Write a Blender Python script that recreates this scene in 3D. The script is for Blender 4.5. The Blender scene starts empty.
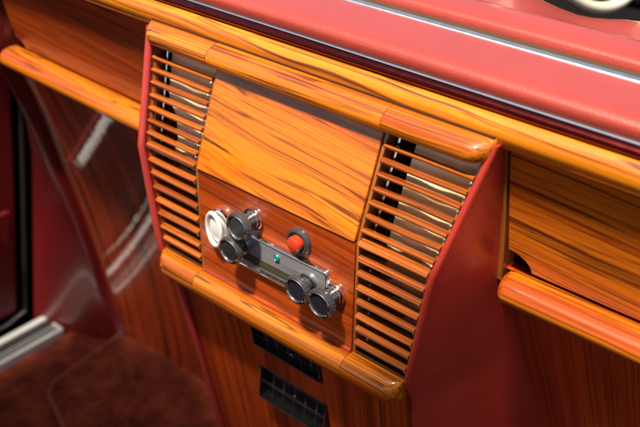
import bpy, bmesh, math, random
from mathutils import Vector, Matrix
random.seed(4)
R = math.radians
S = bpy.context.scene
COL = S.collection

# ------------------------------------------------------------------ camera
cd = bpy.data.cameras.new('camera'); cam = bpy.data.objects.new('camera', cd); COL.objects.link(cam)
rows = ((0.75593768, 0.65456279, 0.01028481), (-0.34671516, 0.38698736, 0.85441757), (0.55528985, -0.64945233, 0.51948517))
m3 = Matrix(rows).transposed()
cam.matrix_world = Matrix.Translation((0.5022, -0.518, 0.5481)) @ m3.to_4x4()
cd.sensor_width = 36; cd.lens = 51.29
cd.clip_start = 0.01; cd.clip_end = 200
cd.dof.use_dof = True; cd.dof.focus_distance = 0.80; cd.dof.aperture_fstop = 5.6
S.camera = cam

# ------------------------------------------------------------------ light
SUN_EL, SUN_AZ = 66, 172        # elevation, azimuth (0 = from +Y, towards +X)
w = bpy.data.worlds.new('World'); S.world = w; w.use_nodes = True
nt = w.node_tree; bg = nt.nodes['Background']
sky = nt.nodes.new('ShaderNodeTexSky'); sky.sky_type = 'NISHITA'; sky.sun_disc = False
sky.sun_elevation = R(SUN_EL); sky.sun_rotation = R(SUN_AZ); sky.air_density = 1.0; sky.dust_density = 3.0; sky.ozone_density = 0.6
nt.links.new(sky.outputs[0], bg.inputs[0]); bg.inputs[1].default_value = 0.09
sl = bpy.data.lights.new('sun', 'SUN'); sl.energy = 5.0; sl.angle = R(5); sl.color = (1, 0.91, 0.78)
sun = bpy.data.objects.new('sun', sl); COL.objects.link(sun)
sd = Vector((math.sin(R(SUN_AZ)) * math.cos(R(SUN_EL)), math.cos(R(SUN_AZ)) * math.cos(R(SUN_EL)), math.sin(R(SUN_EL))))
sun.rotation_euler = sd.to_track_quat('Z', 'Y').to_euler(); sun.location = sd * 5
S.view_settings.view_transform = 'Standard'; S.view_settings.look = 'None'
S.view_settings.exposure = 0.7; S.view_settings.gamma = 1

# ------------------------------------------------------------------ materials
def newmat(name):
    m = bpy.data.materials.new(name); m.use_nodes = True
    return m, m.node_tree, m.node_tree.nodes['Principled BSDF']

def N(nt, typ, **kw):
    n = nt.nodes.new(typ)
    for k, v in kw.items():
        if k in ('op',): n.operation = v
        elif k == 'blend': n.blend_type = v
        else: n.inputs[k].default_value = v
    return n

def math_(nt, op, a, b=None, c=None):
    n = nt.nodes.new('ShaderNodeMath'); n.operation = op
    for i, v in enumerate((a, b, c)):
        if v is None: continue
        if isinstance(v, (int, float)): n.inputs[i].default_value = v
        else: nt.links.new(v, n.inputs[i])
    return n.outputs[0]

def ramp(nt, src, stops):
    n = nt.nodes.new('ShaderNodeValToRGB'); cr = n.color_ramp
    while len(cr.elements) < len(stops): cr.elements.new(0.5)
    for e, (p, c) in zip(cr.elements, stops):
        e.position = p; e.color = (*c, 1) if len(c) == 3 else c
    nt.links.new(src, n.inputs[0]); return n.outputs[0]

def mixc(nt, fac, a, b, blend='MIX'):
    n = nt.nodes.new('ShaderNodeMix'); n.data_type = 'RGBA'; n.blend_type = blend
    ins = [i for i in n.inputs if i.type == 'RGBA']
    f = n.inputs[0]
    if isinstance(fac, (int, float)): f.default_value = fac
    else: nt.links.new(fac, f)
    for i, v in zip(ins, (a, b)):
        if isinstance(v, tuple): i.default_value = (*v, 1)
        else: nt.links.new(v, i)
    return [o for o in n.outputs if o.type == 'RGBA'][0]

def noise(nt, vec, scale, detail=4, rough=0.55, dist=0):
    n = nt.nodes.new('ShaderNodeTexNoise'); n.inputs['Scale'].default_value = scale
    n.inputs['Detail'].default_value = detail; n.inputs['Roughness'].default_value = rough
    n.inputs['Distortion'].default_value = dist
    nt.links.new(vec, n.inputs['Vector']); return n

def bump(nt, h, strength, dist, target):
    b = nt.nodes.new('ShaderNodeBump'); b.inputs['Strength'].default_value = strength
    b.inputs['Distance'].default_value = dist; nt.links.new(h, b.inputs['Height'])
    nt.links.new(b.outputs[0], target)

def wood(name, axis, light, mid, dark, warp=0.006, line=0.7, cross=55, along=1.1, coatr=0.06, warpscale=6, slope=0.0, coat=0.9, coat_ior=1.6, l1w=0.55):
    """lacquered figured veneer, grain along axis 'x' or 'z'"""
    m, nt, p = newmat(name)
    tc = nt.nodes.new('ShaderNodeTexCoord'); oi = nt.nodes.new('ShaderNodeObjectInfo')
    off = nt.nodes.new('ShaderNodeVectorMath'); off.operation = 'MULTIPLY_ADD'
    cmb = nt.nodes.new('ShaderNodeCombineXYZ')
    for i in range(3): nt.links.new(oi.outputs['Random'], cmb.inputs[i])
    nt.links.new(cmb.outputs[0], off.inputs[0]); off.inputs[1].default_value = (7.3, 3.1, 5.7)
    nt.links.new(tc.outputs['Object'], off.inputs[2])
    # slow drift of the grain, stretched a little along the board
    wm = nt.nodes.new('ShaderNodeMapping'); wm.inputs['Scale'].default_value = (1, 1.8, 1.8) if axis == 'x' else (1.8, 1.8, 1)
    nt.links.new(off.outputs[0], wm.inputs[0])
    wn = noise(nt, wm.outputs[0], warpscale, 2.0, 0.5)
    sub = nt.nodes.new('ShaderNodeVectorMath'); sub.operation = 'SUBTRACT'
    nt.links.new(wn.outputs['Color'], sub.inputs[0]); sub.inputs[1].default_value = (0.5, 0.5, 0.5)
    wa = nt.nodes.new('ShaderNodeVectorMath'); wa.operation = 'MULTIPLY_ADD'
    nt.links.new(sub.outputs[0], wa.inputs[0]); wa.inputs[1].default_value = (0, 0, warp * 6) if axis == 'x' else (warp * 6, 0, 0)
    nt.links.new(off.outputs[0], wa.inputs[2])
    rt = nt.nodes.new('ShaderNodeMapping'); rt.inputs['Rotation'].default_value = (0, slope, 0)
    nt.links.new(wa.outputs[0], rt.inputs['Vector'])
    def layer(cr, al, det, rough=0.55):
        mp = nt.nodes.new('ShaderNodeMapping')
        mp.inputs['Scale'].default_value = (al, cr, cr) if axis == 'x' else (cr, al, al)
        nt.links.new(rt.outputs[0], mp.inputs['Vector'])
        return noise(nt, mp.outputs[0], 1.0, det, rough).outputs['Fac']
    n1 = layer(cross, along * .7, 2); n2 = layer(cross * 3.4, along * 1.2, 2, 0.45); n4 = layer(cross * 1.5, along * 0.9, 1.5, 0.5); n3 = layer(cross * 14, along * 14, 3, 0.65); n0 = layer(cross * .45, along * .8, 1)
    base = ramp(nt, math_(nt, 'ADD', math_(nt, 'MULTIPLY', n1, 0.6), math_(nt, 'MULTIPLY', n0, 0.4)), [(0.38, mid), (0.5, tuple(a * .45 + b * .55 for a, b in zip(mid, light))), (0.62, light)])
    l1 = ramp(nt, n2, [(0.53, (0, 0, 0)), (0.60, (1, 1, 1)), (0.75, (0.6, 0.6, 0.6))])      # narrow dark figure lines
    l2 = ramp(nt, n1, [(0.55, (0, 0, 0)), (0.68, (1, 1, 1))])                                # broad dark bands
    l3 = ramp(nt, math_(nt, 'SINE', math_(nt, 'MULTIPLY', n0, 60.0)), [(0.80, (0, 0, 0)), (0.99, (1, 1, 1))])   # drawn contour lines
    l4 = ramp(nt, math_(nt, 'ABSOLUTE', math_(nt, 'SUBTRACT', n4, 0.5)), [(0.0, (1, 1, 1)), (0.010, (0.85, 0.85, 0.85)), (0.030, (0, 0, 0))])   # long thin pen lines
    l1 = math_(nt, 'ADD', math_(nt, 'MULTIPLY', l1, l1w), math_(nt, 'MULTIPLY', l4, math_(nt, 'MULTIPLY_ADD', n1, 1.6, 0.0)))
    lf = math_(nt, 'MULTIPLY', math_(nt, 'ADD', math_(nt, 'ADD', math_(nt, 'MULTIPLY', l1, 0.65), math_(nt, 'MULTIPLY', l2, 0.30)), math_(nt, 'MULTIPLY', l3, 0.22)), line)
    lf = math_(nt, 'MINIMUM', lf, 0.92)
    c = mixc(nt, lf, base, dark)
    fine = ramp(nt, n3, [(0.3, (0.60, 0.52, 0.45)), (0.60, (1.08, 1.08, 1.08))])
    c = mixc(nt, 0.6, c, fine, 'MULTIPLY')
    nt.links.new(c, p.inputs['Base Color'])
    p.inputs['Roughness'].default_value = 0.45
    p.inputs['Specular IOR Level'].default_value = 0.2
    p.inputs['Coat Weight'].default_value = coat
    p.inputs['Coat IOR'].default_value = coat_ior
    rn = noise(nt, tc.outputs['Object'], 25, 3, 0.6)
    cr = math_(nt, 'MULTIPLY_ADD', rn.outputs['Fac'], 0.10, coatr - 0.05)
    nt.links.new(math_(nt, 'MAXIMUM', cr, 0.02), p.inputs['Coat Roughness'])
    op = noise(nt, tc.outputs['Object'], 55, 2, 0.5)
    bump(nt, op.outputs['Fac'], 0.25, 0.0006, p.inputs['Coat Normal'])
    return m

def leather(name, col, rough=0.4, grain=600, bstr=0.25, var=0.25, coat=0.0):
    m, nt, p = newmat(name)
    tc = nt.nodes.new('ShaderNodeTexCoord')
    n = noise(nt, tc.outputs['Object'], 9, 5, 0.6)
    c = mixc(nt, n.outputs['Fac'], tuple(x * (1 - var) for x in col), tuple(min(1, x * (1 + var)) for x in col))
    nt.links.new(c, p.inputs['Base Color'])
    vo = nt.nodes.new('ShaderNodeTexVoronoi'); vo.inputs['Scale'].default_value = grain
    nt.links.new(tc.outputs['Object'], vo.inputs['Vector'])
    bump(nt, vo.outputs['Distance'], bstr, 0.0006, p.inputs['Normal'])
    r = noise(nt, tc.outputs['Object'], 30, 3)
    nt.links.new(math_(nt, 'MULTIPLY_ADD', r.outputs['Fac'], 0.16, rough - 0.08), p.inputs['Roughness'])
    p.inputs['Coat Weight'].default_value = coat; p.inputs['Coat Roughness'].default_value = 0.15
    return m

def metal(name, col, rough=0.15, metallic=1.0, var=0.08):
    m, nt, p = newmat(name)
    tc = nt.nodes.new('ShaderNodeTexCoord')
    n = noise(nt, tc.outputs['Object'], 120, 4, 0.6)
    nt.links.new(math_(nt, 'MULTIPLY_ADD', n.outputs['Fac'], var * 2, rough - var * 0.5), p.inputs['Roughness'])
    c = mixc(nt, n.outputs['Fac'], tuple(x * .85 for x in col), col)
    nt.links.new(c, p.inputs['Base Color'])
    p.inputs['Metallic'].default_value = metallic
    return m

def plain(name, col, rough=0.5, var=0.2, coat=0.0, scale=40, spec=0.5):
    m, nt, p = newmat(name)
    tc = nt.nodes.new('ShaderNodeTexCoord')
    n = noise(nt, tc.outputs['Object'], scale, 4, 0.6)
    c = mixc(nt, n.outputs['Fac'], tuple(x * (1 - var) for x in col), tuple(min(1, x * (1 + var)) for x in col))
    nt.links.new(c, p.inputs['Base Color'])
    p.inputs['Roughness'].default_value = rough; p.inputs['Coat Weight'].default_value = coat
    p.inputs['Specular IOR Level'].default_value = spec
    return m

M = {}
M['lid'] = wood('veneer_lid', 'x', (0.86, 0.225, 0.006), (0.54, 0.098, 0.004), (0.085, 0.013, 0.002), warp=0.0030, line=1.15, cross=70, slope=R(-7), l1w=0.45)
M['rail'] = wood('veneer_rail', 'x', (0.86, 0.250, 0.007), (0.46, 0.072, 0.004), (0.075, 0.011, 0.002), warp=0.0020, line=1.15, cross=75)
M['fascia'] = wood('veneer_fascia', 'x', (0.88, 0.270, 0.008), (0.46, 0.088, 0.004), (0.075, 0.011, 0.002), warp=0.0028, line=1.15, cross=52, slope=R(-2.5))
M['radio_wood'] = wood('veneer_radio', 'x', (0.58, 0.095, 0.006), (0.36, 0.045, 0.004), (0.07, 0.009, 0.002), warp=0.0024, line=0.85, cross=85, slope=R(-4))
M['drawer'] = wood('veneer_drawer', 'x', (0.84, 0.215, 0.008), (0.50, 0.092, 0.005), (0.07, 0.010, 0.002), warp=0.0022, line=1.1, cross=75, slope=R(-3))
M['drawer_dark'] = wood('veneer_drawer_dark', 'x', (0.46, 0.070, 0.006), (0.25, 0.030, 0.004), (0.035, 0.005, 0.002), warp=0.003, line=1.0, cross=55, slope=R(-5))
M['slat'] = wood('veneer_slat', 'x', (0.56, 0.140, 0.009), (0.26, 0.048, 0.005), (0.05, 0.008, 0.003), warp=0.001, line=0.95, cross=130)
M['rail_end'] = wood('veneer_rail_end', 'x', (0.50, 0.13, 0.008), (0.28, 0.055, 0.004), (0.06, 0.010, 0.002), warp=0.002, line=0.7, cross=110, along=20)
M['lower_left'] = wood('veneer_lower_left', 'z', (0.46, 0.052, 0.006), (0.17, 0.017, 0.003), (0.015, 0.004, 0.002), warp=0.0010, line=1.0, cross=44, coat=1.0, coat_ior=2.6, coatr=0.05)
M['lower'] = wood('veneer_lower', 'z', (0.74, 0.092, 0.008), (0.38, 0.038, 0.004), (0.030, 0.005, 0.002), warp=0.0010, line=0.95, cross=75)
M['red'] = leather('leather_red', (0.44, 0.036, 0.021), rough=0.33, grain=900, bstr=0.12, coat=0.2)
M['pipe'] = leather('leather_piping', (0.42, 0.042, 0.032), rough=0.32, bstr=.12, coat=0.3)
M['pad'] = leather('leather_pad', (0.39, 0.048, 0.030), rough=0.45, grain=420, var=.22, coat=0.7)
M['oxblood'] = leather('leather_oxblood', (0.10, 0.006, 0.006), rough=0.3, coat=0.4)
M['door_red'] = leather('leather_door', (0.13, 0.006, 0.006), rough=0.4)
M['chrome'] = metal('chrome', (0.86, 0.86, 0.84), 0.08)
M['satin'] = metal('satin_metal', (0.55, 0.55, 0.54), 0.28)
M['dark_trim'] = metal('dark_trim', (0.22, 0.030, 0.028), 0.2)
M['black'] = plain('black_plastic', (0.012, 0.011, 0.010), 0.25)
M['bright'] = metal('brushed_bright', (0.90, 0.89, 0.85), 0.32)
M['sillm'] = metal('brushed_aluminium', (0.68, 0.67, 0.64), 0.42, metallic=0.55)
M['olive'] = plain('olive_felt', (0.06, 0.045, 0.02), 0.6)
M['matt_black'] = plain('matt_black', (0.006, 0.005, 0.005), 0.8, spec=.1)
M['knob'] = plain('knob_bakelite', (0.05, 0.047, 0.044), 0.28, coat=0.7)
M['cup'] = plain('knob_cup', (0.02, 0.02, 0.025), 0.15, coat=0.6)
M['button'] = plain('red_plastic', (0.60, 0.045, 0.012), 0.3, var=.08, coat=0.5)
M['ivory'] = plain('ivory_plastic', (0.76, 0.74, 0.68), 0.2, var=.06, coat=0.6)
M['cream'] = plain('cream_plastic', (0.82, 0.72, 0.52), 0.3, var=.06, coat=0.4)
M['teal'] = plain('teal_enamel', (0.01, 0.30, 0.28), 0.2, coat=0.8)
M['ink'] = plain('light_print', (0.6, 0.6, 0.58), 0.5)
M['print'] = plain('grey_enamel', (0.13, 0.125, 0.115), 0.3)
M['carcass'] = plain('dark_wood_carcass', (0.07, 0.022, 0.008), 0.5)
M['endwood'] = wood('veneer_post', 'z', (0.40, 0.12, 0.02), (0.22, 0.055, 0.01), (0.05, 0.012, 0.004), warp=0.002, line=0.5, cross=120)

def backing():
    m, nt, p = newmat('champagne_backing')
    tc = nt.nodes.new('ShaderNodeTexCoord')
    n = noise(nt, tc.outputs['Object'], 22, 2, 0.5)
    c = ramp(nt, n.outputs['Fac'], [(0.35, (0.86, 0.62, 0.30)), (0.6, (0.95, 0.80, 0.50))])
    nt.links.new(c, p.inputs['Base Color']); p.inputs['Metallic'].default_value = 0.0
    p.inputs['Roughness'].default_value = 0.3
    mp = nt.nodes.new('ShaderNodeMapping'); mp.inputs['Scale'].default_value = (14, 30, 60)
    nt.links.new(tc.outputs['Object'], mp.inputs[0])
    n2 = noise(nt, mp.outputs[0], 1, 1, 0.4)
    bump(nt, n2.outputs['Fac'], 0.8, 0.01, p.inputs['Normal'])
    return m
M['backing'] = backing()

def dialglass():
    m, nt, p = newmat('dial_window')
    tc = nt.nodes.new('ShaderNodeTexCoord')
    mp = nt.nodes.new('ShaderNodeMapping'); mp.inputs['Scale'].default_value = (10, 10, 300)
    nt.links.new(tc.outputs['Object'], mp.inputs[0])
    n = noise(nt, mp.outputs[0], 1, 4, 0.6)
    c = ramp(nt, n.outputs['Fac'], [(0.3, (0.24, 0.24, 0.25)), (0.7, (0.42, 0.41, 0.42))])
    nt.links.new(c, p.inputs['Base Color']); p.inputs['Roughness'].default_value = 0.25
    p.inputs['Metallic'].default_value = 0.4
    p.inputs['Coat Weight'].default_value = 1; p.inputs['Coat Roughness'].default_value = 0.05
    return m
M['dial'] = dialglass()

def carpetmat(name, a, b):
    m, nt, p = newmat(name)
    tc = nt.nodes.new('ShaderNodeTexCoord')
    n = noise(nt, tc.outputs['Object'], 26, 8, 0.75); n2 = noise(nt, tc.outputs['Object'], 260, 4, 0.75)
    n_ = ramp(nt, n.outputs['Fac'], [(0.36, (0, 0, 0)), (0.66, (1, 1, 1))])
    c = mixc(nt, n_, a, b)
    nt.links.new(mixc(nt, 0.7, c, ramp(nt, n2.outputs['Fac'], [(0.3, (0.4, 0.4, 0.4)), (0.7, (1.3, 1.3, 1.3))]), 'MULTIPLY'), p.inputs['Base Color'])
    p.inputs['Roughness'].default_value = 0.95; p.inputs['Specular IOR Level'].default_value = 0.1
    p.inputs['Sheen Weight'].default_value = 0.12; p.inputs['Sheen Tint'].default_value = (0.8, 0.3, 0.2, 1)
    bump(nt, n2.outputs['Fac'], 0.8, 0.003, p.inputs['Normal'])
    return m
M['carpet'] = carpetmat('carpet_pile', (0.06, 0.010, 0.004), (0.26, 0.045, 0.018))
M['binding'] = plain('binding_tape', (0.20, 0.034, 0.016), 0.9)
M['mat'] = carpetmat('mat_pile', (0.07, 0.012, 0.005), (0.28, 0.050, 0.020))

SHADE_ROOF_Y = -0.45  # front edge of the unseen roof added for shade
# ------------------------------------------------------------------ helpers
def origin(o):
    v = Vector((0, 0, 0))
    while o is not None: v += o.location; o = o.parent
    return v

def thing(name, label, cat, loc, group=None):
    o = bpy.data.objects.new(name, None); COL.objects.link(o); o.location = loc
    o.empty_display_size = 0.02
    o['label'] = label; o['category'] = cat
    if group: o['group'] = group
    return o

def obj(name, bm, mat, parent=None, loc=None, smooth=35, bevel=0, label=None, weld=True):
    """link a bmesh written in world metres as one mesh object below parent"""
    base = origin(parent) if parent is not None else Vector(loc or (0, 0, 0))
    if weld: bmesh.ops.remove_doubles(bm, verts=bm.verts, dist=1e-6)
    bmesh.ops.recalc_face_normals(bm, faces=bm.faces)
    bmesh.ops.translate(bm, verts=bm.verts, vec=-base)
    me = bpy.data.meshes.new(name); bm.to_mesh(me); bm.free()
    mats = mat if isinstance(mat, (list, tuple)) else [mat]
    for mm in mats: me.materials.append(mm)
    o = bpy.data.objects.new(name, me); COL.objects.link(o)
    if parent is not None: o.parent = parent
    else: o.location = base
    for f in me.polygons: f.use_smooth = True
    if bevel:
        b = o.modifiers.new('bevel', 'BEVEL'); b.width = bevel; b.segments = 3; b.limit_method = 'ANGLE'; b.angle_limit = R(35)
        b.harden_normals = False
    try: me.set_sharp_from_angle(angle=R(smooth if not bevel else 60))
    except Exception: pass
    if label: o['label'] = label
    return o

def loft(bm, rings, close=True, caps=True):
    vs = [[bm.verts.new(p) for p in r] for r in rings]
    n = len(rings[0])
    for a, b in zip(vs, vs[1:]):
        for i in range(n if close else n - 1):
            j = (i + 1) % n
            bm.faces.new((a[i], a[j], b[j], b[i]))
    if caps and close:
        bm.faces.new(vs[0]); bm.faces.new(vs[-1][::-1])
    return bm

def spline(pts, n=8):
    """Catmull-Rom through 2D points"""
    out = []
    P = [pts[0]] + list(pts) + [pts[-1]]
    for i in range(1, len(P) - 2):
        for k in range(n):
            t = k / n
            out.append(tuple(0.5 * ((2 * P[i][d]) + (-P[i-1][d] + P[i+1][d]) * t + (2*P[i-1][d] - 5*P[i][d] + 4*P[i+1][d] - P[i+2][d]) * t*t + (-P[i-1][d] + 3*P[i][d] - 3*P[i+1][d] + P[i+2][d]) * t**3) for d in range(len(pts[0]))))
    out.append(pts[-1]); return out

def bar(profile, x0, x1, r0=0.0, r1=0.0, yref=0.0, bm=None, nx=1):
    """sweep a y-z profile along x; r0/r1 round an end off over that length, sweeping it back to yref"""
    bm = bm or bmesh.new()
    zt = max(z for y, z in profile)
    xs = [lerp(x0 + r0, x1 - r1, k / nx) for k in range(nx + 1)]
    st = [1 - (1 - k / 10) ** 2 for k in range(11)]                      # dense towards the tip
    xs = ([x0 + r0 * (1 - q) for q in st[:0:-1]] if r0 else []) + xs + ([x1 - r1 * (1 - q) for q in st[1:]] if r1 else [])
    rings = []
    for x in xs:
        u = 0.0
        if r0 and x < x0 + r0: u = (x0 + r0 - x) / r0
        if r1 and x > x1 - r1: u = (x - x1 + r1) / r1
        sc = math.sqrt(max(0, 1 - u * u)) * 0.92 + 0.08
        sz = 1 - (1 - sc) * 0.45
        rings.append([(x, yref + (y - yref) * sc if y < yref else y, zt + (z - zt) * sz) for y, z in profile])
    return loft(bm, rings)

def box(bm, x0, x1, y0, y1, z0, z1):
    return loft(bm, [[(x, y0, z0), (x, y1, z0), (x, y1, z1), (x, y0, z1)] for x in (x0, x1)])

def lathe(bm, prof, c, ax, n=40, sx=1.0, up=Vector((0, 0, 1))):
    """prof (distance along ax, radius) turned round the axis through c"""
    ax = Vector(ax).normalized(); u = ax.cross(up)
    if u.length < 1e-4: u = Vector((1, 0, 0))
    u.normalize(); v = u.cross(ax); c = Vector(c)
    rings = [[c + ax * h + (u * math.cos(a) * sx + v * math.sin(a)) * r for a in [2 * math.pi * k / n for k in range(n)]] for h, r in prof]
    return loft(bm, rings)

def tube(bm, pts, r, n=12, closed=False):
    pts = [Vector(p) for p in pts]; rings = []; L = len(pts); prev = None
    for i, p in enumerate(pts):
        a = pts[(i - 1) % L] if (closed or i) else p; b = pts[(i + 1) % L] if (closed or i < L - 1) else p
        t = (b - a).normalized()
        if prev is None:
            u = t.cross(Vector((0, 0, 1)));
            if u.length < .1: u = t.cross(Vector((0, 1, 0)))
        else: u = prev - t * prev.dot(t)
        u.normalize(); prev = u; v = t.cross(u)
        rr = r[i] if isinstance(r, (list, tuple)) else r
        rings.append([p + (u * math.cos(q) + v * math.sin(q)) * rr for q in [2 * math.pi * k / n for k in range(n)]])
    if closed: rings.append(rings[0])
    return loft(bm, rings, caps=not closed)

def lerp(a, b, t): return a + (b - a) * t

def table(z, rows):
    rows = sorted(rows)
    if z <= rows[0][0]: return rows[0][1:]
    for a, b in zip(rows, rows[1:]):
        if z <= b[0]:
            t = (z - a[0]) / (b[0] - a[0]); return tuple(lerp(p, q, t) for p, q in zip(a[1:], b[1:]))
    return rows[-1][1:]

# key levels of the console, metres (x right, y into the dashboard, z up)
ZT, ZM, ZB = 0.2158, 0.1209, 0.0
def yf(z):                                      # front surface of the console
    if z > ZM: return 0.035 * (z - ZM) / (ZT - ZM)
    if z > 0: return 0.0
    return 0.010 + 0.18 * (-z)
def wo(z):                                      # outer half-width of the grilles
    return table(z, [(-0.6, 0.150), (-0.25, 0.155), (0.0, 0.1607), (ZM, 0.1763), (ZT, 0.1936), (0.245, 0.199)])[0]

# ------------------------------------------------------------------ setting: carpet
FZ = -0.50
bm = bmesh.new(); g = []
nx_, ny_ = 50, 60
for j in range(ny_ + 1):
    row = []
    for i in range(nx_ + 1):
        x = -0.684 + 1.45 * i / nx_; y = -1.6 + 2.3 * j / ny_
        row.append(bm.verts.new((x, y, FZ + 0.004 * math.sin(x * 9) * math.cos(y * 7) + max(0, y - .16) * 0.25)))
    g.append(row)
for j in range(ny_):
    for i in range(nx_): bm.faces.new((g[j][i], g[j][i+1], g[j+1][i+1], g[j+1][i]))
fl = obj('floor', bm, M['carpet'], loc=(0, 0, FZ)); fl['kind'] = 'structure'

# ------------------------------------------------------------------ dashboard
dash = thing('dashboard', 'wide wooden dashboard with red padded leather top, running behind the centre console', 'dashboard', (0, 0.10, 0.10))
X0, X1 = -0.75, 0.75
fas = spline([(0.0540, 0.2549), (0.0490, 0.2538), (0.0415, 0.2475), (0.0405, 0.2390), (0.0455, 0.2300), (0.0560, 0.2245)], 5) + [(0.10, 0.2245), (0.10, 0.2549)]
DY, DZ = 0.0160, -0.0080
def sh(prof): return [(y + DY, z + DZ) for y, z in prof]
obj('fascia_board', bar(fas, X0, X1), M['fascia'], dash, bevel=0.0006)
tp = spline([(0.0385, 0.2632), (0.0330, 0.2640), (0.0315, 0.2675), (0.0345, 0.2705), (0.0400, 0.2712)], 4) + [(0.06, 0.2712), (0.06, 0.2632)]
obj('metal_trim', bar(sh(tp), X0, X1), M['dark_trim'], dash)
bm = bmesh.new(); tube(bm, [(X0, 0.0375 + DY, 0.2722 + DZ), (X1, 0.0375 + DY, 0.2722 + DZ)], 0.0013, 10)
obj('bright_bead', bm, M['chrome'], dash)
pp = spline([(0.0400, 0.2715), (0.0370, 0.2760), (0.0375, 0.2830), (0.0440, 0.2875), (0.0560, 0.2885), (0.0850, 0.2890), (0.0990, 0.2890)], 6) + [(0.099, 0.262), (0.06, 0.262), (0.0405, 0.2713)]
obj('padded_top', bar(sh(pp), X0, X1, nx=60), M['pad'], dash)
# channel of the divider window behind the pad: bright strip, groove, second strip
obj('window_channel', bar(sh([(0.0992, 0.262), (0.0992, 0.2893), (0.1005, 0.2903), (0.1065, 0.2905), (0.1072, 0.2895), (0.1072, 0.282), (0.1205, 0.282), (0.1205, 0.262)]), X0, X1), M['bright'], dash, bevel=0.0005)
bm = bmesh.new(); box(bm, X0, X1, 0.1075 + DY, 0.1200 + DY, 0.2822 + DZ, 0.2880 + DZ)
obj('groove_seal', bm, M['olive'], dash)
# stiles beside the console and under the fascia
for s in (-1, 1):
    xs = sorted((s * 0.1945, s * 0.2010))
    obj('stile', bar([(0.0575, 0.2243), (0.100, 0.2243), (0.12, 0.075), (0.0810, 0.085)], xs[0], xs[1]), M['endwood'], dash, bevel=0.0008)

def lift(x): return max(0.0, -0.20 - x) * 0.030
def drawer_y(z): return 0.058 + 0.024 * (0.2235 - z) / 0.1235

# rounded rails under the glove compartments
rp = [(0.082, 0.1020), (0.070, 0.1030), (0.0590, 0.0990), (0.0545, 0.0915), (0.0565, 0.0835), (0.0650, 0.0775), (0.080, 0.0755)]
rps = spline(rp, 5)
def rounded_bar(prof, x0, x1, rad, e0=True, e1=True, nx=40):
    cy = sum(p[0] for p in prof) / len(prof); cz = sum(p[1] for p in prof) / len(prof)
    cy = max(p[0] for p in prof)
    rings = []
    st = []
    if e0:
        for k in range(7): a = math.pi / 2 * k / 6; st.append((x0 + rad * (1 - math.cos(math.pi/2 - a + 0) if False else 1 - math.sin(a)), math.sin(math.acos(max(0, 1 - math.sin(a)))) if False else None))
    def sc(d): # d distance from the end, 0..rad
        t = min(1, max(0, d / rad)); return 0.35 + 0.65 * math.sqrt(1 - (1 - t) ** 2)
    xs = []
    n = 8
    if e0: xs += [x0 + rad * (k / n) ** 1.6 for k in range(n)]
    xs += [x0 + (rad if e0 else 0) + (x1 - x0 - (rad if e0 else 0) - (rad if e1 else 0)) * k / nx for k in range(nx + 1)]
    if e1: xs += [x1 - rad * (k / n) ** 1.6 for k in range(n - 1, -1, -1)]
    for x in xs:
        q = 1.0
        if e0: q = min(q, sc(x - x0))
        if e1: q = min(q, sc(x1 - x))
        rings.append([(x, cy + (y - cy) * q, cz + (z - cz) * q) for y, z in prof])
    rings = [[(x, y, z + lift(x)) for x, y, z in r] for r in rings]
    bm = bmesh.new(); return loft(bm, rings)
obj('rounded_rail', rounded_bar(rps, 0.2050, 0.72, 0.010), M['rail'], dash)
obj('rounded_rail', rounded_bar(rps, -0.545, -0.2015, 0.010), M['rail'], dash)

# receding lower panels with upright grain
def panel_between(fx0, fx1, fy, zs, thick=0.012, cols=1):
    rings = []
    for z in zs:
        x0, x1, y = fx0(z), fx1(z), fy(z)
        row = [(lerp(x0, x1, k / cols), y, z) for k in range(cols + 1)]
        row += [(lerp(x1, x0, k / cols), y + thick, z) for k in range(cols + 1)]
        rings.append(row)
    return loft(bmesh.new(), rings)
zs = [0.098 - 0.035 * k for k in range(19)]
def ly_r(z): return 0.088 + 0.50 * (0.09 - z)
def ly_l(z):
    t = min(1.0, max(0.0, (0.09 - z) / 0.60)); return 0.088 + 0.60 * (0.42 * t - 0.20 * t * t) + max(0, -0.51 - z) * .1
def xl_l(z): return table(z, [(-0.56, -0.50), (-0.46, -0.58), (-0.385, -0.603), (-0.125, -0.605), (0.07, -0.565)])[0]
obj('lower_panel', panel_between(lambda z: 0.165, lambda z: 0.75, ly_r, zs), M['lower'], dash)
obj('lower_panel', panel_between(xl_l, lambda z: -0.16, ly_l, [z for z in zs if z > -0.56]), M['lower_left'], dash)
# soft leather roll along the left edge of the panel and over to the door pillar
rings = []
for k in range(40):
    z = 0.30 - 0.83 * k / 39
    xa, y = xl_l(min(z, 0.07)) + 0.004, ly_l(min(z, .1))
    if z > 0.07: xa += (z - .07) * .1
    yd = table(z, [(-0.53, 0.145), (-0.26, 0.190), (-0.12, 0.212), (0.3, 0.27)])[0]
    xd = -0.758
    rings.append(spline([(xa, y + 0.004, z), (xa - 0.010, y - 0.012, z), (xa - 0.030, y - 0.014, z), (lerp(xa, xd, .7), lerp(y, yd, .55) - .012, z), (xd, yd, z)], 5) + [(xd - 0.03, y + 0.12, z), (xa, y + 0.12, z)])
obj('side_trim', loft(bmesh.new(), rings), M['oxblood'], dash)

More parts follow.
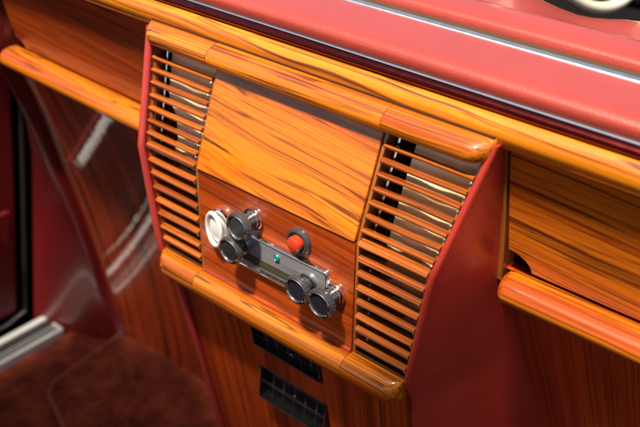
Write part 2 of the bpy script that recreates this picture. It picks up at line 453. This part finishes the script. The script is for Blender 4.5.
# ------------------------------------------------------------------ glove compartments
def glove(x0, x1, mat, label, notch):
    t = thing('glove_compartment', label, 'glove compartment', ((x0 + x1) / 2, 0.08, 0.104), 'glove compartments either side of the console')
    zt, zb = 0.2235, 0.1045
    pts = [(x0, zt), (x1, zt), (x1, zb)]
    for k in range(9):                                           # quarter-round finger notch at the lower left
        a = math.pi / 2 * k / 8
        pts.append((x0 + notch * math.cos(a), zb + notch * 0.72 * math.sin(a)))
    bm = bmesh.new()
    loft(bm, [[(x, drawer_y(z) + d, z + lift(x)) for x, z in pts] for d in (0.0, 0.014)])
    obj('front_panel', bm, mat, t, bevel=0.0012)
    bm = bmesh.new()
    loft(bm, [[(x, drawer_y(z) + d, z) for x, z in ((x0 - .001, zt + .001), (x1 + .001, zt + .001), (x1 + .001, zb - .004), (x0 - .001, zb - .004))] for d in (0.0142, 0.05)])
    obj('compartment_box', bm, M['matt_black'], t)
    return t
glove(0.2030, 0.56, M['drawer'], 'golden brown glove compartment front right of the console, notched at its lower left', 0.023)
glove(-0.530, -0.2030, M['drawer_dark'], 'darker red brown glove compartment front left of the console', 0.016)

# ------------------------------------------------------------------ centre console
con = thing('centre_console', 'wooden centre console with slatted grilles and red leather sides', 'console', (0, 0.02, FZ))
# leather cheeks
for s in (-1, 1):
    rings = []
    for k in range(60):
        z = 0.2335 - (0.2335 - FZ) * k / 59
        f = yf(z) if z > 0.0 else table(z, [(-0.03, yf(-0.03)), (0.0, 0.0)])[0] if z > -0.03 else yf(z)
        x = wo(z)
        yb = table(z, [(-0.5, 0.42), (0.085, 0.088), (0.10, 0.082), (0.2375, 0.056)])[0]
        xb = table(z, [(-0.5, 0.205), (0.10, 0.1955), (0.2375, 0.2000)])[0]
        yb = max(yb, f + 0.004); 
        w_ = 0.0065
        sec = [(x, f + 0.010), (x, f + 0.000)]
        for q in range(7):
            a = math.pi * q / 6
            sec.append((x + w_ / 2 - w_ / 2 * math.cos(a), f - 0.0005 - w_ * 0.62 * math.sin(a)))
        xo = x + w_
        for q in range(1, 9):
            t = q / 8
            # slightly padded side, swelling between front edge and dashboard
            bulge = 0.004 * math.sin(math.pi * t) * min(1, (yb - f) / 0.06)
            sec.append((lerp(xo, xb, t) + bulge, lerp(f, yb, t)))
        sec += [(x, yb)]
        rings.append([(s * a, b, z) for a, b in sec])
    obj('leather_side', loft(bmesh.new(), rings), M['red'], con)
    if s > 0: continue
    # welt along the front edge
    bm = bmesh.new()
    pts = []
    for k in range(60):
        z = 0.2325 - (0.2325 - FZ) * k / 59
        f = yf(z) if (z > 0.0 or z < -0.03) else lerp(0, yf(-0.03), -z / 0.03)
        pts.append((s * (wo(z) + 0.0030), f - 0.0035, z))
    tube(bm, pts, 0.0042, 12)
    obj('piping', bm, M['pipe'], con)

# carcass behind everything
bm = bmesh.new()
box(bm, -0.1005, 0.1005, 0.048, 0.10, 0.0, 0.215)
obj('carcass', bm, M['carcass'], con)
# centre lid and radio panel
def slab(x0, x1, z0, z1, t=0.010, off=0.0):
    return loft(bmesh.new(), [[(x, yf(z0) + off if z0 >= 0 else 0, z0), (x, yf(z1) + off, z1), (x, yf(z1) + off + t, z1), (x, yf(z0) + off + t, z0)] for x in (x0, x1)])
obj('lid', slab(-0.0993, 0.0993, ZM + 0.0008, ZT + 0.004, 0.012, -0.002), M['lid'], con, bevel=0.0009)
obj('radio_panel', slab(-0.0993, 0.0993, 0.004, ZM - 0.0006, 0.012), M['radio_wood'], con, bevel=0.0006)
bm = bmesh.new(); loft(bm, [[(x, -0.0022, 0.0004), (x, -0.0026, 0.0030), (x, 0.0000, 0.0046), (x, 0.010, 0.0046), (x, 0.010, 0.0004)] for x in (-0.0993, 0.0993)])
obj('bead', bm, M['radio_wood'], con)
# top rail, three pieces, right and left ends mitred
tr = spline([(0.0450, 0.2385), (0.0330, 0.2375), (0.0235, 0.2320), (0.0215, 0.2250), (0.0255, 0.2185), (0.0350, 0.2160)], 5) + [(0.050, 0.2160), (0.050, 0.2385)]
obj('top_rail', bar(tr, -0.1031, 0.1031), M['rail'], con, bevel=0.0003)
obj('top_rail', bar(tr, 0.1036, 0.2010, 0, 0.020, 0.045), M['rail'], con, bevel=0.0003)
obj('top_rail', bar(tr, -0.2010, -0.1036, 0.020, 0, 0.045), M['rail'], con, bevel=0.0003)
bm = bmesh.new(); box(bm, -0.1990, 0.1990, 0.0388, 0.0480, 0.2388, 0.2402)
obj('seam_shadow_strip', bm, M['carcass'], con)  # dark strip standing in for the shadow gap between rail and fascia
# middle rail
mr = spline([(0.0000, 0.0000), (-0.0080, 0.0010), (-0.0155, -0.0040), (-0.0180, -0.0130), (-0.0150, -0.0220), (-0.0070, -0.0290), (0.0060, -0.0315)], 5) + [(0.02, -0.0315), (0.02, 0.0)]
obj('middle_rail', bar(mr, -0.0998, 0.0998), M['rail'], con, bevel=0.0003)
obj('middle_rail', bar(mr, 0.1003, 0.1608, 0, 0.017, 0.0), M['rail'], con, bevel=0.0003)
obj('middle_rail', bar(mr, -0.1608, -0.1003, 0.017, 0, 0.0), M['rail'], con, bevel=0.0003)
# lower board with openings left for the two vents
def lowy(z): return yf(z) + 0.0
VX0, VX1 = -0.0545, 0.0445
Z1a, Z1b, Z2a, Z2b = -0.0565, -0.0900, -0.1220, -0.1680
bm = bmesh.new()
def piece(x0, x1, z0, z1):
    loft(bm, [[(x, lowy(z0), z0), (x, lowy(z1), z1), (x, lowy(z1) + 0.012, z1), (x, lowy(z0) + 0.012, z0)] for x in (x0, x1)])
piece(-0.157, VX0, -0.50, -0.0316); piece(VX1, 0.157, -0.50, -0.0316)
piece(VX0, VX1, Z1a, -0.0316); piece(VX0, VX1, Z2a, Z1b); piece(VX0, VX1, -0.50, Z2b)
obj('lower_board', bm, M['lower'], con, weld=True)
bm = bmesh.new()
for z0, z1 in ((Z1b, Z1a), (Z2b, Z2a)):
    loft(bm, [[(x, lowy(z0) + .045, z0 - .003), (x, lowy(z1) + .045, z1 + .003), (x, lowy(z1) + .049, z1 + .003), (x, lowy(z0) + .049, z0 - .003)] for x in (VX0 - .004, VX1 + .004)])
    for xx in (VX0 - .004, VX1 + .001): box(bm, xx, xx + .003, lowy(z1) + .0125, lowy(z0) + .05, z0, z1)
    box(bm, VX0 - .004, VX1 + .004, lowy(z1) + .0125, lowy(z1) + .05, z1 + .0005, z1 + .0035)
    box(bm, VX0 - .004, VX1 + .004, lowy(z0) + .0125, lowy(z0) + .05, z0 - .0035, z0 - .0005)
obj('vent_duct', bm, M['matt_black'], con)

# grilles: frame (posts, floor) with fifteen slats each
slz = []
for k in range(15):
    y = 145 + 13.86 * k
    slz.append(ZT - (y - 131) / 111 * (ZT - ZM) if y < 242 else ZM * (1 - (y - 242) / 109))
for s in (-1, 1):
    def P(x, y, z): return (s * x, y, z)
    bm = bmesh.new()
    def post(xa, xb, d0, d1):
        prev = None
        rings = []
        for z in [0.0005, 0.04, 0.08, ZM, 0.15, 0.18, ZT - .0005]:
            a, b = xa(z), xb(z); y = yf(z)
            rings.append([P(a, y + d0, z), P(b, y + d0, z), P(b, y + d1, z), P(a, y + d1, z)])
        loft(bm, rings)
    post(lambda z: 0.1000, lambda z: 0.1030, 0.001, 0.05)
    post(lambda z: wo(z) - 0.0030, lambda z: wo(z) - 0.0003, 0.002, 0.05)
    fr = obj('grille', bm, M['endwood'], con, bevel=0.0003)
    bm = bmesh.new()
    box(bm, *sorted((s * 0.1031, s * 0.1590)), 0.0012, 0.046, 0.0003, 0.0032)
    obj('grille_floor', bm, M['carcass'], fr)
    # back of the cavity: dark below, polished champagne sheet above
    bm = bmesh.new()
    rings = []
    for z in (0.0005, ZM, ZT - .0005):
        rings.append([P(0.1031, yf(z) + .044, z), P(wo(z) - .0032, yf(z) + .044, z), P(wo(z) - .0032, yf(z) + .047, z), P(0.1031, yf(z) + .047, z)])
    loft(bm, rings); obj('grille_back', bm, M['matt_black'] , fr)
    bm = bmesh.new()
    if s > 0: rowsx = [(ZT - .002, .124), (0.17, .122), (0.14, .122), (ZM, .122), (0.10, .124), (0.085, .130), (0.062, .150)]
    else: rowsx = [(ZT - .002, .181), (0.175, .176), (0.162, .170), (0.150, .156), (0.130, .148), (0.118, .150), (0.105, .135)]
    rings = []
    for z, xs in rowsx:
        xe = wo(z) - .0035 if s > 0 else 0.1035
        y = yf(z) + .0155
        ts = [k / 12 for k in range(13)]
        rings.append([P(lerp(xs, xe, t), y + .0022 * math.sin(t * 7 + z * 60) * math.sin(math.pi * t), z) for t in ts] + [P(xe, y + .004, z), P(xs, y + .004, z)])
    loft(bm, rings); obj('backing_sheet', bm, M['backing'], fr)
    # chrome rod with a black spacer beside it, close to the inner (right) or outer (left) post
    if s > 0: fx = lambda z: 0.1085
    else: fx = lambda z: wo(z) - 0.009
    bm = bmesh.new()
    tube(bm, [P(fx(z), yf(z) + 0.0125, z) for z in (0.002, 0.06, ZM, 0.17, ZT - .001)], 0.0017, 10)
    obj('rod', bm, M['chrome'], fr)
    bm = bmesh.new()
    tube(bm, [P(fx(z) + (0.006 if s > 0 else -.0001), yf(z) + 0.014, z) for z in (0.002, 0.06, ZM, 0.17, ZT - .001)], 0.0030, 8)
    obj('spacer', bm, M['matt_black'], fr)
    for k, z in enumerate(slz):
        xa, xb = 0.1034, wo(z) - 0.0012
        up = z > ZM
        n = Vector((0, -0.938, 0.346)) if up else Vector((0, -1, 0))       # outward from the face
        e = Vector((0, 0.346, 0.938)) if up else Vector((0, 0.0, 1))
        tl = random.uniform(-.10, .10) + (0.05 if up else 0.18)
        n2 = (n * math.cos(tl) - e * math.sin(tl)); e2 = (e * math.cos(tl) + n * math.sin(tl))
        z += random.uniform(-.0004, .0004)
        c = Vector((0, yf(z), z))
        D = 0.0050 if up else 0.0080
        T = random.uniform(.0021, .0025) if up else random.uniform(.0023, .0028)
        prof = spline([(-D, 0.0012), (-0.0035, T), (0.0010, T), (0.0036, 0.0006), (0.0024, -T * .8), (-0.001, -T * 1.1), (-0.0035, -T), (-D, -0.0012)], 4)
        sag = random.uniform(-.0006, .0006)
        rings = []
        for i in range(9):
            t = i / 8; x = lerp(xa, xb, t)
            cc = c + e2 * (sag * math.sin(math.pi * t) + random.uniform(-.00008, .00008)) - n * 0.0015
            rings.append([(s * x, *(cc + n2 * a + e2 * b)[1:]) for a, b in prof])
        sl_ = obj('slat', loft(bmesh.new(), rings), M['slat'], fr)
        # small bright end clip
        bm = bmesh.new()
        xx = xb - 0.0016 if s > 0 else 0.1052
        p0 = c - n * 0.001 - e2 * 0.0036
        lathe(bm, [(0, 0.0012), (0.0014, 0.0012), (0.0018, 0.0007)], (s * xx, p0.y, p0.z), n, 10)
        obj('clip', bm, M['chrome'], sl_)

# ------------------------------------------------------------------ radio and controls
def knob(bm_r, bm_c, x, z, r=0.0145, length=0.022, y0=0.0):
    """turned knob: waisted body, flared rim, cupped front"""
    L = length
    lathe(bm_r, [(0.003, .0075), (L * .30, .0082), (L * .52, .0094), (L * .64, r * .84), (L * .72, r), (L * .90, r * 1.0), (L * .98, r * .95), (L, r * .86), (L * .995, r * .76), (L * .93, r * .72), (L * .90, r * .60)], (x, y0, z), (0, -1, 0), 44)
    for k in range(28):                                              # fine knurl on the rim
        a = 2 * math.pi * k / 28
        tube(bm_r, [(x + r * 1.0 * math.cos(a), y0 - L * .77, z + r * 1.0 * math.sin(a)), (x + r * 1.0 * math.cos(a), y0 - L * .90, z + r * 1.0 * math.sin(a))], 0.00035, 5)
    lathe(bm_c, [(L * .915, .0001), (L * .92, r * .40), (L * .945, r * .70)], (x, y0, z), (0, -1, 0), 36)

rad = thing('car_radio', 'vintage grey car radio with dark dial between two black knobs', 'car radio', (0.011, 0.0, 0.038))
def rrect(cx, cz, hw, hh, r, n=6):
    out = []
    for (sx, sz, a0) in ((1, 1, 0), (-1, 1, 90), (-1, -1, 180), (1, -1, 270)):
        for k in range(n + 1):
            a = R(a0 + 90 * k / n); out.append((cx + sx * (hw - r) + r * math.cos(a), cz + sz * (hh - r) + r * math.sin(a)))
    return out
CX, CZ, HW, HH = 0.0150, 0.0590, 0.0585, 0.0205
bm = bmesh.new()
loft(bm, [[(x, y, z) for x, z in rrect(CX, CZ, HW - i, HH - i, .004)] for y, i in ((-0.0002, 0), (-0.0045, 0), (-0.0060, .0007), (-0.0064, .0016), (-0.0052, .0022))])
obj('bezel', bm, M['chrome'], rad)
bm = bmesh.new()
loft(bm, [[(x, y, z) for x, z in rrect(CX, CZ, HW - .0024, HH - .0024, .003)] for y in (-0.0040, -0.0055)])
fp = obj('dial_plate', bm, M['dial'], rad)
bm = bmesh.new(); loft(bm, [[(x, y, z) for x, z in rrect(CX - 0.001, CZ - 0.0070, 0.050, 0.0046, .001)] for y in (-0.0057, -0.0060)])
obj('tuning_band', bm, M['olive'], fp)
bm = bmesh.new(); loft(bm, [[(x, y, z) for x, z in rrect(CX - 0.003, CZ - 0.0148, 0.023, 0.0020, .0006)] for y in (-0.0057, -0.0062)])
obj('scale_strip', bm, M['bright'], fp)
bm = bmesh.new()
for k in range(26):
    x = CX - 0.024 + 0.0017 * k
    if k % 5 == 3: continue
    h = 0.0009 if k % 3 else 0.0013
    box(bm, x, x + 0.0008 + (k % 2) * .0004, -0.00645, -0.0061, CZ - 0.0148 - h / 2 - .0002, CZ - 0.0148 + h / 2 - .0002)
obj('scale_marks', bm, M['black'], fp)
bm = bmesh.new()
for k in range(22):
    x = CX - 0.028 + 0.0026 * k
    box(bm, x, x + 0.00035, -0.0063, -0.0060, CZ - 0.0085, CZ - 0.0085 + (0.0022 if k % 4 else 0.0036))
obj('dial_marks', bm, M['print'], fp)
bm = bmesh.new(); lathe(bm, [(0, .0032), (.0012, .0032), (.0016, .0026), (.0018, .0006)], (0.0121, -0.0057, 0.0690), (0, -1, 0), 24)
em = obj('emblem', bm, M['teal'], fp)
bm = bmesh.new(); tube(bm, [(0.0121 + .0032 * math.cos(a), -0.0071, 0.0690 + .0032 * math.sin(a)) for a in [2 * math.pi * k / 24 for k in range(24)]], 0.0003, 6, True)
box(bm, 0.0117, 0.0125, -0.0079, -0.0075, 0.0675, 0.0705)
obj('emblem_ring', bm, M['chrome'], em)
for x, z in ((-0.0345, 0.0640), (0.0515, 0.0590)):
    a, b = bmesh.new(), bmesh.new(); knob(a, b, x, z, 0.0144, 0.0180, -0.0058)
    kn = obj('knob', a, M['knob'], rad, weld=False); obj('knob_cup', b, M['cup'], kn)
    bm = bmesh.new(); tube(bm, [(x + .0117 * math.cos(q), -0.0058 - .0178, z + .0117 * math.sin(q)) for q in [2 * math.pi * k / 36 for k in range(36)]], 0.00085, 8, True)
    obj('knob_rim', bm, M['chrome'], kn)
    bm = bmesh.new(); lathe(bm, [(0, .0105), (.0015, .0105), (.0022, .0095)], (x, -0.0057, z), (0, -1, 0), 30); obj('knob_washer', bm, M['satin'], rad)

for x, z, lab in ((-0.0215, 0.0960, 'black turned knob on a chrome collar, above the left end of the radio'), (0.0800, 0.0580, 'black turned knob on a chrome collar, right of the radio beside the slats')):
    t = thing('control_knob', lab, 'knob', (x, 0, z), 'loose control knobs beside the radio')
    bm = bmesh.new(); lathe(bm, [(0.0002, .0112), (.0022, .0116), (.0044, .0110), (.0050, .0094), (.0072, .0094), (.0080, .0080)], (x, 0, z), (0, -1, 0), 8 if False else 36)
    obj('collar', bm, M['chrome'], t)
    a, b = bmesh.new(), bmesh.new(); knob(a, b, x, z, 0.0146, 0.0235, -0.001)
    obj('knob', a, M['knob'], t, weld=False); obj('knob_cup', b, M['cup'], t)
    bm = bmesh.new(); tube(bm, [(x + .0119 * math.cos(q), -0.0243, z + .0119 * math.sin(q)) for q in [2 * math.pi * k / 36 for k in range(36)]], 0.00085, 8, True)
    obj('knob_rim', bm, M['chrome'], t)

t = thing('push_button', 'red round push button in a black bezel above the radio', 'button', (0.036, 0, 0.094))
bm = bmesh.new(); lathe(bm, [(0, .0136), (.0020, .0138), (.0044, .0128), (.0052, .0108), (.0030, .0085)], (0.0360, 0, 0.0955), (0, -1, 0), 36)
obj('bezel', bm, M['knob'], t)
bm = bmesh.new(); lathe(bm, [(0, .0074), (.0085, .0074), (.0100, .0068), (.0106, .0055), (.0109, .0010)], (0.0360, -0.001, 0.0955), (0, -1, 0), 32)
obj('button_cap', bm, M['button'], t)

t = thing('ring_handle', 'white oval ring handle at the left edge of the radio panel', 'handle', (-0.070, 0, 0.064))
bm = bmesh.new()
lathe(bm, [(0.0002, .0200), (.0035, .0206), (.0052, .0190), (.0052, .0140), (.002, .013)], (-0.0655, 0, 0.0690), (0, -1, 0), 40, sx=.72)
obj('back_ring', bm, M['chrome'], t)
bm = bmesh.new()
ring = []
for k in range(44):
    a = 2 * math.pi * k / 44
    ring.append((-0.0710 + .0118 * math.cos(a), -0.0080 - .002 * math.cos(a), 0.0660 + .0180 * math.sin(a)))
tube(bm, ring, 0.0024, 12, True); obj('front_ring', bm, M['ivory'], t)
bm = bmesh.new(); lathe(bm, [(0.001, .0160), (.0058, .0160), (.0066, .0145)], (-0.0700, 0, 0.0665), (0, -1, 0), 32, sx=.62); obj('hub', bm, M['ivory'], t)

# ------------------------------------------------------------------ air vents
def vent(z0, z1, push, tilt, label, lever):
    zc = (z0 + z1) / 2; c = Vector((0, yf(zc) - push, zc))
    t = thing('air_vent', label, 'air vent', (-0.005, yf(zc), zc), 'air vents under the middle rail')
    dn = Vector((0, 0.18, -1)).normalized(); out = Vector((0, -1, -0.18)).normalized()
    ca, sa = math.cos(tilt), math.sin(tilt)
    u = dn * ca + out * sa; n = out * ca - dn * sa
    hh = abs(z1 - z0) / 2 - 0.0012; x0, x1 = VX0 + .0015, VX1 - .0015
    def P(x, v, o): q = c + u * v + n * o; return (x, q.y, q.z)
    def bx(bm, xa, xb, va, vb, oa, ob): loft(bm, [[P(x, va, oa), P(x, vb, oa), P(x, vb, ob), P(x, va, ob)] for x in (xa, xb)])
    bm = bmesh.new()
    for va, vb in ((-hh, -hh + .0016), (hh - .0016, hh)): bx(bm, x0, x1, va, vb, -.010, .0015)
    for xa, xb in ((x0, x0 + .0016), (x1 - .0016, x1)): bx(bm, xa, xb, -hh + .0017, hh - .0017, -.010, .0013)
    fr = obj('frame', bm, M['black'], t, weld=False, bevel=.0003)
    bm = bmesh.new()
    bx(bm, x0 + .001, x1 - .001, -hh + .0001, -hh + .0010, .0016, .0021); bx(bm, x0 + .001, x1 - .001, hh - .0008, hh - .0002, .0016, .0021)
    for xa in (x0 + .0002, x1 - .0010): bx(bm, xa, xa + .0008, -hh + .002, hh - .002, .0014, .0020)
    obj('chrome_edge', bm, M['satin'], t, weld=False)
    bm = bmesh.new()
    nb = 2
    for k in range(1, nb):
        v = -hh + 2 * hh * k / nb
        bx(bm, x0 + .0018, x1 - .0018, v - .00025, v + .00025, -.003, -.0006)
    obj('louvre', bm, M['satin'], t, weld=False)
    bm = bmesh.new()
    for k in range(1, 6):
        xx = lerp(x0, x1, k / 6)
        bx(bm, xx - .00028, xx + .00028, -hh + .0018, hh - .0018, -.0050, -.0035)
    obj('vane', bm, M['satin'], t, weld=False)
    bm = bmesh.new(); bx(bm, x0 + .0002, x1 - .0002, -hh + .0002, hh - .0002, -.0125, -.0105); obj('back_plate', bm, M['black'], t, weld=False)
    # sliding finger tab and small bright pins on the louvres
    bm = bmesh.new(); xm = lerp(x0, x1, lever)
    bx(bm, xm - .0015, xm + .0015, -hh * .25 - .003, -hh * .25 + .003, -.002, .0028)
    obj('lever', bm, M['chrome'], t, bevel=.0004)
    bm = bmesh.new()
    for k in range(1, 6):
        xx = lerp(x0, x1, k / 6)
        for k2 in range(1, nb): v = -hh + 2 * hh * k2 / nb; bx(bm, xx - .0005, xx + .0005, v - .0013, v + .0013, -.0014, .0001)
    obj('pin', bm, M['chrome'], t, weld=False)
vent(Z1b, Z1a, 0.0005, 0.0, 'shallow black louvred air vent directly under the middle rail', 0.62)
vent(Z2b, Z2a, 0.004, 0.30, 'taller black louvred air vent tilted outwards, the lower of two', 0.55)

# ------------------------------------------------------------------ left side: door, sill, mat
sill = thing('door_sill', 'bright metal sill plates along the left edge of the carpet', 'door sill', (-0.71, -0.4, FZ))
bm = bmesh.new(); box(bm, -0.712, -0.682, -1.4, 0.165, FZ - .01, FZ + .018); obj('inner_plate', bm, M['sillm'], sill, bevel=.004)
bm = bmesh.new()
for k in range(3): box(bm, -0.7065 + .0075 * k, -0.7035 + .0075 * k, -1.38, 0.155, FZ + .0182, FZ + .0200)
obj('rib', bm, M['black'], sill, weld=False)
bm = bmesh.new(); box(bm, -0.729, -0.7125, -1.4, 0.165, FZ - .02, FZ + .012); obj('seal', bm, M['black'], sill, bevel=.003)
bm = bmesh.new(); box(bm, -0.744, -0.7295, -1.4, 0.165, FZ - .02, FZ + .018); obj('outer_plate', bm, M['sillm'], sill, bevel=.004)

door = thing('door', 'dark red leather car door at the far left', 'car door', (-0.80, -0.4, FZ + .05))
def dy(z): return table(z, [(-0.53, 0.143), (-0.26, 0.188), (-0.12, 0.210), (0.3, 0.265)])[0] - .010
zz = [-0.472 + .045 * k for k in range(16)]
bm = bmesh.new(); loft(bm, [[(-0.772, -0.9, z), (-0.772, dy(z) - .012, z), (-0.80, dy(z) - .012, z), (-0.80, -0.9, z)] for z in zz]); obj('door_trim', bm, M['door_red'], door, bevel=.006)
bm = bmesh.new(); zp = [z for z in zz if -.45 < z < -.27] + [-0.262]; loft(bm, [[(-0.764, -0.88, z), (-0.764, dy(z) - .030, z), (-0.7715, dy(z) - .030, z), (-0.7715, -0.88, z)] for z in zp]); obj('door_pocket', bm, M['door_red'], door, bevel=.003)
bm = bmesh.new(); loft(bm, [[(-0.7640, y_, -0.274), (-0.7520, y_, -0.285), (-0.7520, y_, -0.288), (-0.7640, y_, -0.288)] for y_ in (-0.88, 0.110)]); obj('pocket_strip', bm, M['sillm'], door, bevel=.002)
bm = bmesh.new(); tube(bm, [(-0.765, -0.90, -0.482), (-0.765, 0.10, -0.482)] + [(-0.766, dy(z) - .001, z) for z in zz], 0.0045, 10); obj('rubber_seal', bm, M['black'], door)

bm = bmesh.new()
pts = rrect(-0.24, -0.16, 0.295, 0.36, 0.02)
# skewed footwell mat lying on the carpet
A = Vector((-0.535, 0.185)); Bv = Vector((-0.530, -0.05))
mp_ = [(-0.578, 0.215), (-0.574, 0.066), (-0.556, 0.044), (-0.20, -0.080), (0.20, -0.16), (0.40, -0.16), (0.40, 0.30), (-0.40, 0.24)]
bm = bmesh.new(); loft(bm, [[(x, y, FZ + h + max(0, y - .16) * .25) for x, y in mp_] for h in (0.006, 0.022)])
mt = obj('floor_mat', bm, M['mat'], loc=(-0.2, 0, FZ + .006), bevel=.006)
bm = bmesh.new(); tube(bm, [(x, y, FZ + 0.019 + max(0, y - .16) * .25) for x, y in mp_[:4]], 0.0036, 8); obj('binding', bm, M['binding'], mt)
mt['label'] = 'dark red carpet mat lying in the footwell at the lower left'; mt['category'] = 'floor mat'

# ------------------------------------------------------------------ beyond the divider: front seat and steering wheel
fs = thing('seat', 'pink red leather front seat back behind the dashboard top', 'seat', (0.1, 0.25, 0.0))
bp = spline([(0.1215, 0.2860), (0.1230, 0.2930), (0.1290, 0.2965), (0.1450, 0.2985), (0.1620, 0.2975), (0.1700, 0.2900)], 5) + [(0.170, 0.20), (0.1215, 0.20)]
obj('seat_roll', bar(sh(bp), X0, X1, nx=40), M['pad'], fs)
bm = bmesh.new(); g = []
NX, NY = 90, 16
for j in range(NY + 1):
    row = []
    for i in range(NX + 1):
        x = X0 + 1.5 * i / NX; t = j / NY; y = 0.168 + DY + 0.135 * t
        z = 0.289 + DZ - 0.006 * math.sin(t * 3.1) - 0.036 * t ** 4 + 0.005 * math.sin(x * 23 + 2 * t) * math.sin(t * math.pi) + 0.003 * math.sin(x * 51 + t * 5)
        row.append(bm.verts.new((x, y, z)))
    g.append(row)
g.append([bm.verts.new((v.co.x, 0.304 + DY, 0.0)) for v in g[-1]])
for j in range(NY + 1):
    for i in range(NX): bm.faces.new((g[j][i], g[j][i+1], g[j+1][i+1], g[j+1][i]))
obj('seat_cushion', bm, M['pad'], fs)
wheel = thing('steering_wheel', 'cream rimmed steering wheel partly seen at the top right corner', 'steering wheel', (-0.017, 0.607, 0.296))
wc = Vector((-0.020, 0.611, 0.305)); va = Vector((-0.347, 0.387, 0.854)).normalized(); ua = Vector((0.220, 0.919, -0.327)).normalized()
bm = bmesh.new()
tube(bm, [wc + (ua * math.cos(a) + va * math.sin(a)) * 0.15 for a in [2 * math.pi * k / 72 for k in range(72)]], 0.008, 14, True)
obj('rim', bm, M['cream'], wheel)
bm = bmesh.new()
for a in (0.1, math.pi - .1): tube(bm, [wc + (ua * math.cos(a) + va * math.sin(a)) * r_ for r_ in (0.02, 0.145)], 0.007, 10)
obj('spoke', bm, M['chrome'], wheel)
bm = bmesh.new(); box(bm, -1.0, 1.2, 0.30, 1.6, -0.1, -0.05); fb = obj('front_floor', bm, M['matt_black'], loc=(0, .9, -0.1)); fb['kind'] = 'structure'
fd = thing('front_backdrop', 'dark shadowed front dashboard seen through the steering wheel', 'dashboard', (0.1, 1.3, 0))
bm = bmesh.new(); box(bm, -1.0, 1.2, 1.25, 1.35, -0.05, 0.50); obj('panel', bm, M['matt_black'], fd, bevel=.02)  # black panel added as a dark backdrop that hides the sky

# ------------------------------------------------------------------ unseen roof added above and behind the camera to shade the footwell and panels
roof = thing('shade_roof', 'dark lined car roof above the rear compartment', 'car roof', (0, -1.2, 0.85))
bm = bmesh.new()
rings = []
for k in range(41):
    t = k / 40; x = lerp(-0.615, 0.9, t); h = 0.82 + 0.10 * math.sin(math.pi * t)
    ry = SHADE_ROOF_Y + (0.0 if abs(x) < .12 else min(0.10, (abs(x) - .12) * 0.6))          # edge brought forward at the sides to shade the lower panels
    rings.append([(x, ry, h), (x, ry + .01, h + .02), (x, ry - .02, h + .04), (x, -2.4, h + .05), (x, -2.4, h)])
obj('shade_roof_panel', loft(bm, rings), M['carcass'], roof)
